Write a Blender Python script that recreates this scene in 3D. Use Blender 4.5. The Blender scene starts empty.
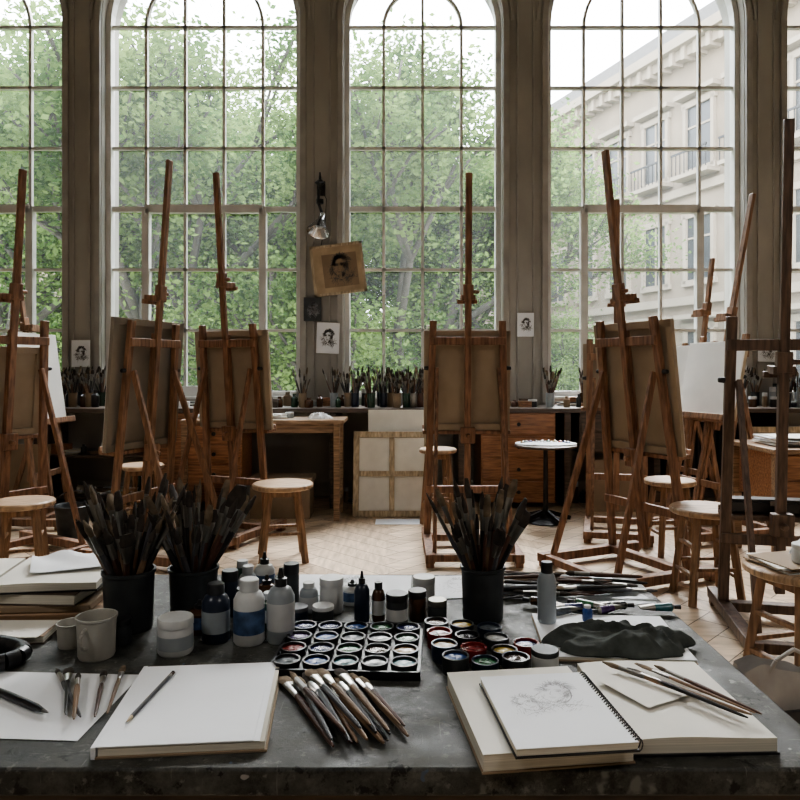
import bpy, bmesh, math, random
from mathutils import Matrix, Vector, noise as NZ
random.seed(7)
R=random.Random(11)
sc=bpy.context.scene
def rad(a): return math.radians(a)
# ---------------------------------------------------------------- materials
def newmat(name):
    m=bpy.data.materials.new(name); m.use_nodes=True
    nt=m.node_tree; b=nt.nodes['Principled BSDF']; return m,nt,b
def pm(name,col,rough=.6,metal=0.0,var=.18,scale=12,bump=0.0,stretch=(1,1,1),rot=0,col2=None,trans=0.0,spec=None,detail=5):
    m,nt,b=newmat(name); N=nt.nodes; Lk=nt.links
    tc=N.new('ShaderNodeTexCoord'); mp=N.new('ShaderNodeMapping'); mp.inputs['Scale'].default_value=stretch; mp.inputs['Rotation'].default_value=(0,0,rot)
    Lk.new(tc.outputs['Object'],mp.inputs['Vector'])
    nz=N.new('ShaderNodeTexNoise'); nz.inputs['Scale'].default_value=scale; nz.inputs['Detail'].default_value=detail
    Lk.new(mp.outputs[0],nz.inputs['Vector'])
    cr=N.new('ShaderNodeValToRGB'); cr.color_ramp.elements[0].position=.3; cr.color_ramp.elements[1].position=.72
    c1=[max(0,c*(1-var)) for c in col]; c2=[min(1,c*(1+var)) for c in (col2 or col)]
    cr.color_ramp.elements[0].color=(*c1,1); cr.color_ramp.elements[1].color=(*c2,1)
    Lk.new(nz.outputs['Fac'],cr.inputs['Fac']); Lk.new(cr.outputs[0],b.inputs['Base Color'])
    b.inputs['Roughness'].default_value=rough; b.inputs['Metallic'].default_value=metal
    if spec is not None: b.inputs['Specular IOR Level'].default_value=spec
    if bump:
        bp=N.new('ShaderNodeBump'); bp.inputs['Strength'].default_value=bump; bp.inputs['Distance'].default_value=.004
        Lk.new(nz.outputs['Fac'],bp.inputs['Height']); Lk.new(bp.outputs[0],b.inputs['Normal'])
    return m
def wood(name,c1,c2,rough=.45,scale=9,rot=0,stretch=(6,6,.7)):
    return pm(name,c1,rough,0,.3,scale,.2,stretch,rot,c2)
W_EASEL=wood('wood_easel',(.13,.062,.034),(.245,.128,.072),.55)
W_EASEL2=wood('wood_easel_b',(.15,.078,.045),(.275,.155,.09),.55)
W_EASEL3=wood('wood_easel_dark',(.065,.040,.029),(.125,.078,.054),.5)
W_STOOL=wood('wood_stool',(.17,.095,.052),(.28,.165,.092),.5)
W_SEAT=wood('wood_stool_seat',(.28,.185,.115),(.41,.28,.175),.42,stretch=(1,8,1))
W_DESK=wood('wood_desk',(.18,.11,.064),(.30,.19,.112),.42,stretch=(.8,8,8))
W_DRAW=wood('wood_drawers',(.21,.093,.045),(.33,.16,.08),.42,stretch=(.8,8,8))
W_DARK=wood('wood_dark',(.05,.036,.027),(.09,.062,.045),.5,stretch=(.8,8,8))
W_PALE=wood('wood_pale',(.36,.28,.19),(.47,.38,.26),.6)
CANV=pm('canvas_raw_back',(.34,.272,.2),.9,0,.14,5,.1)
CANV2=pm('canvas_linen_grey',(.23,.20,.165),.9,0,.15,5,.1)
CANVW=pm('canvas_primed_white',(.74,.73,.70),.8,0,.05,6)
PAPER=pm('paper_white',(.80,.82,.85),.8,0,.03,6)
PAPER2=pm('paper_cream',(.74,.72,.66),.8,0,.06,9)
TANP=pm('paper_tan',(.42,.32,.21),.8,0,.22,7)
PAGE=pm('page_edges',(.60,.57,.49),.85,0,.2,4,0,(1,1,260))
CARD=pm('cardboard',(.26,.19,.125),.8,0,.15,6)
GRAPH=pm('graphite',(.10,.09,.085),.7,0,.2,20)
GRAPHL=pm('graphite_light',(.36,.36,.38),.7,0,.2,20)
BLACK=pm('black_plastic',(.012,.012,.014),.35,0,.2,20)
DGREY=pm('dark_stoneware',(.033,.037,.040),.5,.2,.4,18,.2)
IRON=pm('cast_iron',(.03,.03,.032),.5,.6,.3,12,.1)
STEEL=pm('ferrule_dull',(.22,.21,.19),.38,.9,.25,25)
STEELB=pm('ferrule_bright',(.5,.48,.45),.3,.95,.2,25)
CHROME=pm('lamp_chrome',(.6,.6,.6),.18,1,.1,10)
BRIS=pm('bristle_dark',(.04,.031,.025),.95,0,.5,60,.3)
BRIS2=pm('bristle_tan',(.16,.12,.08),.95,0,.5,60,.3)
H_BLK=pm('handle_black',(.015,.014,.014),.35,0,.3,20)
H_BRN=pm('handle_brown',(.085,.038,.024),.4,0,.35,20)
H_NAT=pm('handle_natural',(.22,.14,.085),.5,0,.3,20)
H_GRY=pm('handle_grey',(.08,.08,.088),.45,0,.3,20)
WHITEP=pm('white_plastic',(.52,.53,.53),.45,0,.14,24)
GREYP=pm('frosted_plastic',(.28,.31,.33),.35,0,.2,14)
CREAM=pm('cream_ceramic',(.40,.385,.345),.45,0,.2,14)
LABEL=pm('blue_label',(.05,.09,.18),.5,0,.6,45)
NAVY=pm('navy_bottle',(.013,.02,.04),.3,0,.3,12)
AMBER=pm('amber_glass',(.07,.032,.016),.15,0,.3,12)
GREENG=pm('green_bottle',(.025,.06,.04),.2,0,.3,12)
CLOTH=pm('dark_cloth',(.075,.083,.078),.95,0,.3,45,.7,spec=.15)
BAG=pm('grey_bag',(.36,.34,.32),.6,0,.2,8,.2)
def paint(n,c): return pm('paint_'+n,c,.25,0,.45,70,.5)
PNT=[paint('blue',(.02,.06,.22)),paint('ultramarine',(.015,.02,.11)),paint('red',(.18,.02,.018)),paint('yellow',(.36,.26,.05)),paint('green',(.03,.12,.055)),
     paint('white',(.42,.42,.40)),paint('umber',(.055,.03,.018)),paint('violet',(.06,.03,.1)),paint('grey',(.11,.125,.14)),paint('teal',(.03,.12,.14)),paint('ochre',(.2,.115,.04)),paint('black',(.01,.01,.012))]
WALL=pm('wall_plaster',(.35,.33,.295),.85,0,.2,2.5,.15,(1,1,.5))
FRAME=pm('window_paint',(.60,.59,.56),.55,0,.1,6)
CEIL=pm('ceiling_plaster',(.55,.54,.51),.9,0,.05,2)
TRIM=pm('trim_paint',(.34,.32,.29),.6,0,.16,5)
def tabletop():
    m,nt,b=newmat('worktable_top'); N=nt.nodes; Lk=nt.links
    tc=N.new('ShaderNodeTexCoord')
    def noise(sc_,det,ro=.5,stretch=None,rot=0):
        n=N.new('ShaderNodeTexNoise'); n.inputs['Scale'].default_value=sc_; n.inputs['Detail'].default_value=det; n.inputs['Roughness'].default_value=ro
        mp=N.new('ShaderNodeMapping'); mp.inputs['Scale'].default_value=stretch or (1,1,1); mp.inputs['Rotation'].default_value=(0,0,rot); Lk.new(tc.outputs['Object'],mp.inputs['Vector']); Lk.new(mp.outputs[0],n.inputs['Vector']); return n
    def ramp(n,a,b_,c0=(0,0,0,1),c1=(1,1,1,1)):
        r=N.new('ShaderNodeValToRGB'); r.color_ramp.elements[0].position=a; r.color_ramp.elements[1].position=b_; r.color_ramp.elements[0].color=c0; r.color_ramp.elements[1].color=c1; Lk.new(n.outputs['Fac'],r.inputs['Fac']); return r
    def mix(f,a,colr,k=1.0):
        mx=N.new('ShaderNodeMix'); mx.data_type='RGBA'
        ml=N.new('ShaderNodeMath'); ml.operation='MULTIPLY'; ml.inputs[1].default_value=k; Lk.new(f.outputs[0],ml.inputs[0])
        Lk.new(ml.outputs[0],mx.inputs['Factor']); Lk.new(a,mx.inputs['A']); mx.inputs['B'].default_value=colr; return mx.outputs['Result']
    n1=noise(14,14,.82); base=ramp(n1,.40,.62,(.012,.013,.012,1),(.105,.105,.095,1))
    c=mix(ramp(noise(4.5,8,.7),.47,.60),base.outputs[0],(.028,.029,.027,1),.7)
    c=mix(ramp(noise(9,9,.8,(1,2,1),.5),.56,.62),c,(.15,.148,.132,1),.6)
    c=mix(ramp(noise(45,4,.7),.60,.66),c,(.19,.185,.168,1),.6)
    c=mix(ramp(noise(38,4,.7,None,1.0),.60,.66),c,(.006,.006,.006,1),.85)
    c=mix(ramp(noise(16,3,.5,(1,26,1),.7),.68,.71),c,(.19,.19,.17,1),.7)
    c=mix(ramp(noise(15,3,.5,(24,1,1),.35),.69,.72),c,(.17,.17,.155,1),.6)
    c=mix(ramp(noise(34,2,.4),.75,.765),c,(.34,.34,.32,1),.8)
    c=mix(ramp(noise(29,2,.4,None,2.0),.755,.77),c,(.09,.13,.2,1),.8)
    Lk.new(c,b.inputs['Base Color']); b.inputs['Specular IOR Level'].default_value=.32
    r3=N.new('ShaderNodeMapRange'); r3.inputs['From Min'].default_value=.4; r3.inputs['From Max'].default_value=.62; r3.inputs['To Min'].default_value=.34; r3.inputs['To Max'].default_value=.85
    Lk.new(n1.outputs['Fac'],r3.inputs['Value']); Lk.new(r3.outputs[0],b.inputs['Roughness'])
    bp=N.new('ShaderNodeBump'); bp.inputs['Strength'].default_value=.6; bp.inputs['Distance'].default_value=.003
    Lk.new(n1.outputs['Fac'],bp.inputs['Height']); Lk.new(bp.outputs[0],b.inputs['Normal'])
    return m
TTOP=tabletop()
# ---------------------------------------------------------------- mesh builder
class MB:
    def __init__(s,name): s.n=name; s.v=[]; s.f=[]; s.m=[]; s.mats=[]; s.sm=[]; s.M=Matrix()
    def mi(s,mat):
        if mat not in s.mats: s.mats.append(mat)
        return s.mats.index(mat)
    def add(s,vs,fs,mat,smooth=False,M=None):
        T=s.M@M if M is not None else s.M
        b=len(s.v); s.v.extend([(T@Vector(v))[:] for v in vs])
        k=s.mi(mat)
        for f in fs: s.f.append(tuple(i+b for i in f)); s.m.append(k); s.sm.append(smooth)
    def box(s,c,sz,mat,M=None):
        x,y,z=[a/2 for a in sz]; cx,cy,cz=c
        vs=[(cx+i*x,cy+j*y,cz+k*z) for i in(-1,1) for j in(-1,1) for k in(-1,1)]
        s.add(vs,[(0,1,3,2),(4,6,7,5),(0,4,5,1),(2,3,7,6),(0,2,6,4),(1,5,7,3)],mat,False,M)
    def b2(s,x0,x1,y0,y1,z0,z1,mat,M=None): s.box(((x0+x1)/2,(y0+y1)/2,(z0+z1)/2),(x1-x0,y1-y0,z1-z0),mat,M)
    def beam(s,p1,p2,w,t,mat,side=(1,0,0)):
        p1=Vector(p1);p2=Vector(p2); z=(p2-p1); L=z.length; z.normalize(); x=Vector(side); x=(x-z*x.dot(z)).normalized(); y=z.cross(x)
        M=Matrix((( x.x,y.x,z.x,p1.x),(x.y,y.y,z.y,p1.y),(x.z,y.z,z.z,p1.z),(0,0,0,1)))
        s.box((0,0,L/2),(w,t,L),mat,M)
    def rings(s,rs,mat,M=None,n=16,cap0=True,cap1=True,smooth=True):
        vs=[]
        for r in rs:
            for i in range(n):
                a=2*math.pi*i/n; vs.append((r[0]*math.cos(a),r[1]*math.sin(a),r[2]))
        base=len(s.v); T=s.M@M if M is not None else s.M
        s.v.extend([(T@Vector(v))[:] for v in vs])
        for k in range(len(rs)-1):
            mm=s.mi(rs[k][3] if len(rs[k])>3 else mat)
            for i in range(n):
                s.f.append((base+k*n+i,base+k*n+(i+1)%n,base+(k+1)*n+(i+1)%n,base+(k+1)*n+i)); s.m.append(mm); s.sm.append(smooth)
        if cap0: s.f.append(tuple(base+i for i in reversed(range(n)))); s.m.append(s.mi(rs[0][3] if len(rs[0])>3 else mat)); s.sm.append(False)
        if cap1:
            kk=(len(rs)-1)*n; s.f.append(tuple(base+kk+i for i in range(n))); s.m.append(s.mi(rs[-1][3] if len(rs[-1])>3 else mat)); s.sm.append(False)
    def lathe(s,prof,mat,c=(0,0,0),n=20,cap0=True,cap1=True,M=None):
        T=Matrix.Translation(c)
        if M is not None: T=M@T
        s.rings([(p[0],p[0],p[1])+tuple(p[2:]) for p in prof],mat,T,n,cap0,cap1)
    def cyl(s,p1,p2,r1,r2,mat,n=12):
        p1=Vector(p1);p2=Vector(p2); d=p2-p1
        M=Matrix.Translation(p1)@d.to_track_quat('Z','Y').to_matrix().to_4x4()
        s.rings([(r1,r1,0),(r2,r2,d.length)],mat,M,n)
    def tube(s,pts,r,mat,n=8):
        for a,b in zip(pts[:-1],pts[1:]): s.cyl(a,b,r,r,mat,n)
    def done(s,loc=(0,0,0),rz=0,bevel=0,fix=True):
        me=bpy.data.meshes.new(s.n); me.from_pydata(s.v,[],s.f)
        for m in s.mats: me.materials.append(m)
        me.polygons.foreach_set('material_index',s.m); me.polygons.foreach_set('use_smooth',s.sm)
        if fix:
            bm=bmesh.new(); bm.from_mesh(me); bmesh.ops.recalc_face_normals(bm,faces=bm.faces); bm.to_mesh(me); bm.free()
            me.set_sharp_from_angle(angle=rad(38))
        me.update()
        o=bpy.data.objects.new(s.n,me); sc.collection.objects.link(o)
        o.location=loc; o.rotation_euler=(0,0,rad(rz))
        if bevel:
            bv=o.modifiers.new('bevel','BEVEL'); bv.width=bevel; bv.segments=2; bv.limit_method='ANGLE'; bv.angle_limit=rad(50)
        return o
def TR(x,y,z,rz=0,rx=0,ry=0): return Matrix.Translation((x,y,z))@Matrix.Rotation(rad(rz),4,'Z')@Matrix.Rotation(rad(ry),4,'Y')@Matrix.Rotation(rad(rx),4,'X')
def link_copy(o,loc,rz=0,scale=1):
    c=bpy.data.objects.new(o.name.split('.')[0],o.data); sc.collection.objects.link(c); c.location=loc; c.rotation_euler=(0,0,rad(rz)); c.scale=(scale,)*3
    return c
# ---------------------------------------------------------------- ROOM
X0,X1,Y0,YW,ZC=-6.0,6.0,-3.2,6.85,6.3
def build_floor():
    mb=MB('floor'); Wd=.15; n=5
    cols=[((.42,.315,.215),(.56,.43,.305)),((.49,.375,.26),(.63,.49,.355)),((.35,.255,.17),(.48,.36,.25))]
    mats={}
    for o in (0,1):
        for i,(a,b) in enumerate(cols):
            mats[(o,i)]=pm('parquet_%d_%d'%(o,i),a,.42,0,.18,5,.12,(1,6,1) if o==0 else (6,1,1),rad(-45),b,detail=10)
    rot=Matrix.Rotation(rad(45),4,'Z'); g=.0026
    rr=random.Random(3)
    K=int(12/Wd)
    def quad(x,y,w,h,o):
        c=rot@Vector(((x+w/2)*Wd,(y+h/2)*Wd,0)); c.y+=2
        if c.x<X0-.6 or c.x>X1+.6 or c.y<Y0-.6 or c.y>YW+.6: return
        p=[(x*Wd+g,y*Wd+g),((x+w)*Wd-g,y*Wd+g),((x+w)*Wd-g,(y+h)*Wd-g),(x*Wd+g,(y+h)*Wd-g)]
        vs=[]
        for a,b in p:
            q=rot@Vector((a,b,0)); vs.append((q.x,q.y+2,0))
        mb.add(vs,[(0,1,2,3)],mats[(o,rr.randrange(3))])
    for j in range(-K,K):
        kmin=(-K-j)//(2*n)-1; kmax=(K-j)//(2*n)+1
        for k in range(kmin,kmax):
            quad(j+2*n*k,j,n,1,0)
            quad(j,j-2*n+1+2*n*k,1,n,1)
    me=bpy.data.meshes.new('floor'); me.from_pydata(mb.v,[],mb.f)
    for m in mb.mats: me.materials.append(m)
    me.polygons.foreach_set('material_index',mb.m)
    me.materials.append(W_DARK)
    bm=bmesh.new(); bm.from_mesh(me)
    for co,no in (((X0,0,0),(-1,0,0)),((X1,0,0),(1,0,0)),((0,Y0,0),(0,-1,0)),((0,YW,0),(0,1,0))):
        bmesh.ops.bisect_plane(bm,geom=bm.verts[:]+bm.edges[:]+bm.faces[:],plane_co=co,plane_no=no,clear_outer=True)
    f=bm.faces.new([bm.verts.new(p) for p in ((X0,Y0,-.002),(X1,Y0,-.002),(X1,YW,-.002),(X0,YW,-.002))]); f.material_index=len(me.materials)-1
    bm.to_mesh(me); bm.free()
    o=bpy.data.objects.new('floor',me); sc.collection.objects.link(o)
build_floor()
WIN=[(-4.27,.97,5),(-1.95,.97,5),(.225,.775,4),(2.41,.96,5),(4.75,.97,5)]
ZSILL,ZSP=.96,4.66
def build_back_wall():
    mb=MB('wall_back'); ya,yb=YW,YW+.42
    def q(p): 
        for y in (ya,yb): mb.add([(a,y,b) for a,b in p],[tuple(range(len(p)))],WALL)
    xs=X0-.2
    edges=[(c-h,c+h) for c,h,_ in WIN]
    prev=xs
    for a,b in edges: q([(prev,0),(a,0),(a,ZC),(prev,ZC)]); prev=b
    q([(prev,0),(X1+.2,0),(X1+.2,ZC),(prev,ZC)])
    for c,h,_ in WIN:
        q([(c-h,0),(c+h,0),(c+h,ZSILL),(c-h,ZSILL)])
        n=28; arc=[(c-h*math.cos(math.pi*i/n),ZSP+h*math.sin(math.pi*i/n)) for i in range(n+1)]
        for i in range(n): q([arc[i],arc[i+1],(arc[i+1][0],ZC),(arc[i][0],ZC)])
        out=[(c-h,ZSILL)]+arc+[(c+h,ZSILL),(c-h,ZSILL)]
        for p,r in zip(out[:-1],out[1:]): mb.add([(p[0],ya,p[1]),(r[0],ya,r[1]),(r[0],yb,r[1]),(p[0],yb,p[1])],[(0,1,2,3)],WALL)
    mb.done()
build_back_wall()
for nm,b in (('wall_left',(X0-.2,X0,Y0,YW,0,ZC)),('wall_right',(X1,X1+.2,Y0,YW,0,ZC)),('wall_front',(X0-.2,X1+.2,Y0-.2,Y0,0,ZC))):
    mb=MB(nm); mb.b2(*b,WALL); mb.done()
mb=MB('ceiling'); mb.b2(X0-.2,X1+.2,Y0-.2,YW+.42,ZC,ZC+.15,CEIL); mb.done()
for nm,b in (('baseboard_left',(X0,X0+.02,Y0,YW,0,.16)),('baseboard_right',(X1-.02,X1,Y0,YW,0,.16)),('baseboard_back',(X0,X1,YW-.02,YW,0,.16))):
    mb=MB(nm); mb.b2(*b,TRIM); mb.done(bevel=.004)
def glassmat():  # patchy translucent mix puts the bright haze of the view into the panes
    m=bpy.data.materials.new('haze_veil_glass'); m.use_nodes=True; nt=m.node_tree; N=nt.nodes; Lk=nt.links; N.clear()
    out=N.new('ShaderNodeOutputMaterial'); t=N.new('ShaderNodeBsdfTransparent'); d=N.new('ShaderNodeBsdfTranslucent'); d.inputs['Color'].default_value=(.85,.9,.9,1)
    mx=N.new('ShaderNodeMixShader'); nz=N.new('ShaderNodeTexNoise'); nz.inputs['Scale'].default_value=1.5; mr=N.new('ShaderNodeMapRange')
    mr.inputs['To Min'].default_value=.012; mr.inputs['To Max'].default_value=.05
    Lk.new(nz.outputs['Fac'],mr.inputs['Value']); Lk.new(mr.outputs[0],mx.inputs['Fac']); Lk.new(t.outputs[0],mx.inputs[1]); Lk.new(d.outputs[0],mx.inputs[2]); Lk.new(mx.outputs[0],out.inputs['Surface'])
    return m
GLASS=glassmat()
def arcbeams(mb,c,z,r,y,w,t,mat,n=24,a0=0,a1=math.pi):
    vs=[]
    for i in range(n+1):
        a=a0+(a1-a0)*i/n
        for rr,yy in ((r-w/2,y-t/2),(r+w/2,y-t/2),(r+w/2,y+t/2),(r-w/2,y+t/2)):
            vs.append((c+rr*math.cos(a),yy,z+rr*math.sin(a)))
    fs=[]
    for i in range(n):
        for k in range(4): fs.append((i*4+k,i*4+(k+1)%4,(i+1)*4+(k+1)%4,(i+1)*4+k))
    mb.add(vs,fs,mat)
def build_window(i,c,h,nc):
    mb=MB('window_%d'%(i+1)); y=7.0
    fw=.05
    mb.b2(c-h,c-h+fw,y-.05,y+.05,ZSILL,ZSP,FRAME); mb.b2(c+h-fw,c+h,y-.05,y+.05,ZSILL,ZSP,FRAME)
    mb.b2(c-h,c+h,y-.05,y+.05,ZSILL,ZSILL+.07,FRAME)
    arcbeams(mb,c,ZSP,h-fw/2,y,fw,.1,FRAME)
    cw=2*h/nc; xs=[c-h+cw*k for k in range(1,nc)]; inner=h-cw
    for k,x in enumerate(xs):
        edge=(k==0 or k==len(xs)-1)
        top=ZSP if edge else ZSP+math.sqrt(max(0,(h-.03)**2-(x-c)**2))
        mb.b2(x-.014,x+.014,y-.022,y+.022,ZSILL,top,FRAME)
    arcbeams(mb,c,ZSP,inner,y,.03,.044,FRAME)
    for k in range(1,8):
        z=4.66-.605*(k-1)
        if z<1.05: continue
        th=.014 if k not in(4,) else .026
        mb.b2(c-h,c+h,y-.022,y+.022,z-th,z+th,FRAME)
    if nc==5:
        a=inner; zt=4.66-.605*3
        for s in(-1,1): mb.b2(c+s*a-.035,c+s*a+.035,y-.045,y+.03,ZSILL,zt,FRAME)
        mb.b2(c-a,c+a,y-.045,y+.03,zt-.04,zt+.04,FRAME)
        mb.b2(c-a,c+a,y-.045,y+.03,ZSILL,ZSILL+.12,FRAME)
    n=20; vs=[(c-h+.01,y+.01,ZSILL+.02),(c+h-.01,y+.01,ZSILL+.02)]+[(c+(h-.01)*math.cos(math.pi*k/n),y+.01,ZSP+(h-.01)*math.sin(math.pi*k/n)) for k in range(n+1)]
    mb.add(vs,[tuple(range(len(vs)))],GLASS)
    mb.b2(c-h,c+h,YW,y-.05,ZSILL,ZSILL+.02,FRAME)
    mb.done(fix=False)
for i,(c,h,n) in enumerate(WIN): build_window(i,c,h,n)
k=0
for i,(c,h,n) in enumerate(WIN):
    k+=1
    mb=MB('trim_%d'%k)
    for s in(-1,1): mb.b2(c+s*(h+.035)-.03,c+s*(h+.035)+.03,YW-.035,YW,.92,ZSP,TRIM)
    arcbeams(mb,c,ZSP,h+.035,YW-.0175,.06,.035,TRIM,32)
    arcbeams(mb,c,ZSP,h+.10,YW-.01,.03,.02,TRIM,32)
    mb.done(bevel=.006)
for xa,xb in ((-3.3,-2.92),(-.98,-.55),(1.0,1.45),(3.37,3.78)):
    k+=1; mb=MB('trim_%d'%k); m=(xa+xb)/2
    mb.b2(m-.085,m-.07,YW-.02,YW,.92,ZC-.3,TRIM); mb.b2(m+.07,m+.085,YW-.02,YW,.92,ZC-.3,TRIM)
    mb.done(bevel=.004)
# ---------------------------------------------------------------- OUTSIDE
GZ=-4.0
mb=MB('courtyard_ground'); mb.b2(-45,45,YW+.5,75,GZ-.2,GZ,pm('ground_green',(.12,.17,.07),.9,0,.3,.6)); mb.done()
def leafmat(name,c1,c2):
    m=bpy.data.materials.new(name); m.use_nodes=True; nt=m.node_tree; N=nt.nodes; Lk=nt.links; N.clear()
    out=N.new('ShaderNodeOutputMaterial'); d=N.new('ShaderNodeBsdfDiffuse'); t=N.new('ShaderNodeBsdfTranslucent'); mx=N.new('ShaderNodeMixShader'); mx.inputs[0].default_value=.45
    tc=N.new('ShaderNodeTexCoord'); nz=N.new('ShaderNodeTexNoise'); nz.inputs['Scale'].default_value=1.3; nz.inputs['Detail'].default_value=8
    cr=N.new('ShaderNodeValToRGB'); cr.color_ramp.elements[0].position=.38; cr.color_ramp.elements[1].position=.62
    cr.color_ramp.elements[0].color=(*c1,1); cr.color_ramp.elements[1].color=(*c2,1)
    Lk.new(tc.outputs['Object'],nz.inputs['Vector']); Lk.new(nz.outputs['Fac'],cr.inputs['Fac'])
    Lk.new(cr.outputs[0],d.inputs['Color']); Lk.new(cr.outputs[0],t.inputs['Color']); Lk.new(d.outputs[0],mx.inputs[1]); Lk.new(t.outputs[0],mx.inputs[2]); Lk.new(mx.outputs[0],out.inputs['Surface'])
    return m
LEAF=leafmat('leaves',(.048,.095,.026),(.185,.265,.085))
BARK=pm('bark',(.05,.043,.034),.9,0,.3,8,.3,(1,1,.3))
def tree(seed,nl=64000,H=13.0,cr=3.5):
    r=random.Random(seed); mb=MB('courtyard_tree'); ends=[]
    def br(p,d,L,rd,lev):
        q=p+d*L; mb.cyl(p,q,rd,rd*.68,BARK,7)
        if lev>=2: ends.append(p+d*L*.5)
        if lev>=4: ends.append(q); return
        ends.append(q) if lev>=2 else None
        for _ in range(3 if lev<3 else 2):
            nd=(d+Vector((r.uniform(-.8,.8),r.uniform(-.8,.8),r.uniform(-.15,.55)))).normalized()
            br(q,nd,L*r.uniform(.62,.85),rd*.62,lev+1)
    p=Vector((0,0,0)); top=Vector((r.uniform(-.3,.3),r.uniform(-.3,.3),H*.3)); mb.cyl(p,top,.28,.22,BARK,10)
    for _ in range(4):
        br(top,Vector((r.uniform(-.7,.7),r.uniform(-.7,.7),1)).normalized(),H*.19,.15,0)
    for _ in range(2):
        br(top-Vector((0,0,.6)),Vector((r.choice((-1,1))*r.uniform(.7,1),r.uniform(-.6,.6),.35)).normalized(),H*.16,.10,1)
    for _ in range(120):
        a=r.uniform(0,6.283); u=r.uniform(-1,1); rr=cr*r.random()**.4
        ends.append(Vector((rr*math.cos(a)*math.sqrt(1-u*u),rr*math.sin(a)*math.sqrt(1-u*u),H*.58+rr*u*1.5)))
    k=mb.mi(LEAF); per=nl//len(ends)+1; V=mb.v; F=mb.f; G=r.gauss
    for e in ends:
        sg=r.uniform(.18,.46); pr=int(per*r.uniform(.6,1.4))
        for _ in range(pr):
            c=(e.x+G(0,sg),e.y+G(0,sg),e.z+G(0,sg*.65))
            u=Vector((G(0,1),G(0,1),G(0,.5))).normalized(); w=Vector((G(0,.6),G(0,.6),G(0,1))); v=u.cross(w).normalized()
            a=r.uniform(.042,.074); b=a*.6; n0=len(V)
            V.append((c[0]+u.x*a,c[1]+u.y*a,c[2]+u.z*a)); V.append((c[0]+v.x*b,c[1]+v.y*b,c[2]+v.z*b))
            V.append((c[0]-u.x*a,c[1]-u.y*a,c[2]-u.z*a)); V.append((c[0]-v.x*b,c[1]-v.y*b,c[2]-v.z*b))
            F.append((n0,n0+1,n0+2,n0+3)); mb.m.append(k); mb.sm.append(False)
    return mb
T1=tree(1).done((-4.6,13.5,GZ),0,fix=False); T2=tree(2).done((.1,14.5,GZ),40,fix=False); T3=tree(5).done((-8.6,14.5,GZ),100,fix=False)
for t,loc,rz,s in ((T3,(-2.2,18.5,GZ),20,1.1),(T1,(1.2,19.5,GZ),200,.96),(T2,(-7,20,GZ),150,1.15),(T2,(-12.5,19,GZ),250,1.05),(T3,(3.5,14.8,GZ),80,.56),(T1,(5.3,13.8,GZ),10,.36),
                   (T1,(-4.5,27,GZ),60,1.3),(T2,(-1.2,26,GZ),300,1.1),(T3,(-12,27,GZ),10,1.3)):
    link_copy(t,loc,rz,s)
STONE=pm('facade_stone',(.215,.172,.125),.9,0,.16,1.2); STONE2=pm('facade_trim',(.28,.235,.18),.9,0,.08,2); PANE=pm('facade_panes',(.025,.028,.032),.35,0,.3,2)
SLATE=pm('roof_slate',(.12,.115,.11),.7)
def facade(name,loc,rz,L0,L1,H):
    mb=MB(name); mb.b2(L0,L1,-6,0,0,H,STONE)
    z=1.2; fl=0
    while z+2.6<H:
        x=L0+1
        while x<L1-1.2:
            mb.b2(x-.5,x+.5,-.0,.03,z,z+1.9,PANE)
            for a,b,c,d in((-.62,-.5,z-.1,z+2.0),(.5,.62,z-.1,z+2.0),(-.68,.68,z+1.9,z+2.08),(-.68,.68,z-.18,z)): mb.b2(x+a,x+b,0,.12,c,d,STONE2)
            mb.b2(x-.03,x+.03,.03,.06,z,z+1.9,STONE2); mb.b2(x-.5,x+.5,.03,.06,z+1.25,z+1.31,STONE2)
            if fl%2==1:
                mb.b2(x-.8,x+.8,0,.32,z+2.2,z+2.34,STONE2)
                mb.b2(x-.75,x+.75,0,.5,z-.32,z-.2,STONE2); mb.b2(x-.72,x+.72,.46,.5,z+.42,z+.48,IRON)
                for q in range(9): mb.b2(x-.7+q*.172,x-.68+q*.172,.47,.49,z-.2,z+.42,IRON)
            x+=1.9
        mb.b2(L0,L1,0,.16,z-.75,z-.5,STONE2)
        z+=3.4; fl+=1
    mb.b2(L0,L1,0,.6,H-.3,H,STONE2); mb.b2(L0,L1,0,.35,H-.6,H-.3,STONE2)
    x=L0
    while x<L1: mb.b2(x,x+.15,.0,.45,H-.7,H-.3,STONE2); x+=.5
    mb.b2(L0,L1,-6,-.6,H,H+1.2,SLATE)
    mb.done(loc,rz,fix=False)
facade('townhouse_facade',(9.57,20,GZ),110.7,-13,26,15.4)
facade('townhouse_facade',(-20,40,GZ),180,-16,8,14)
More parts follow.
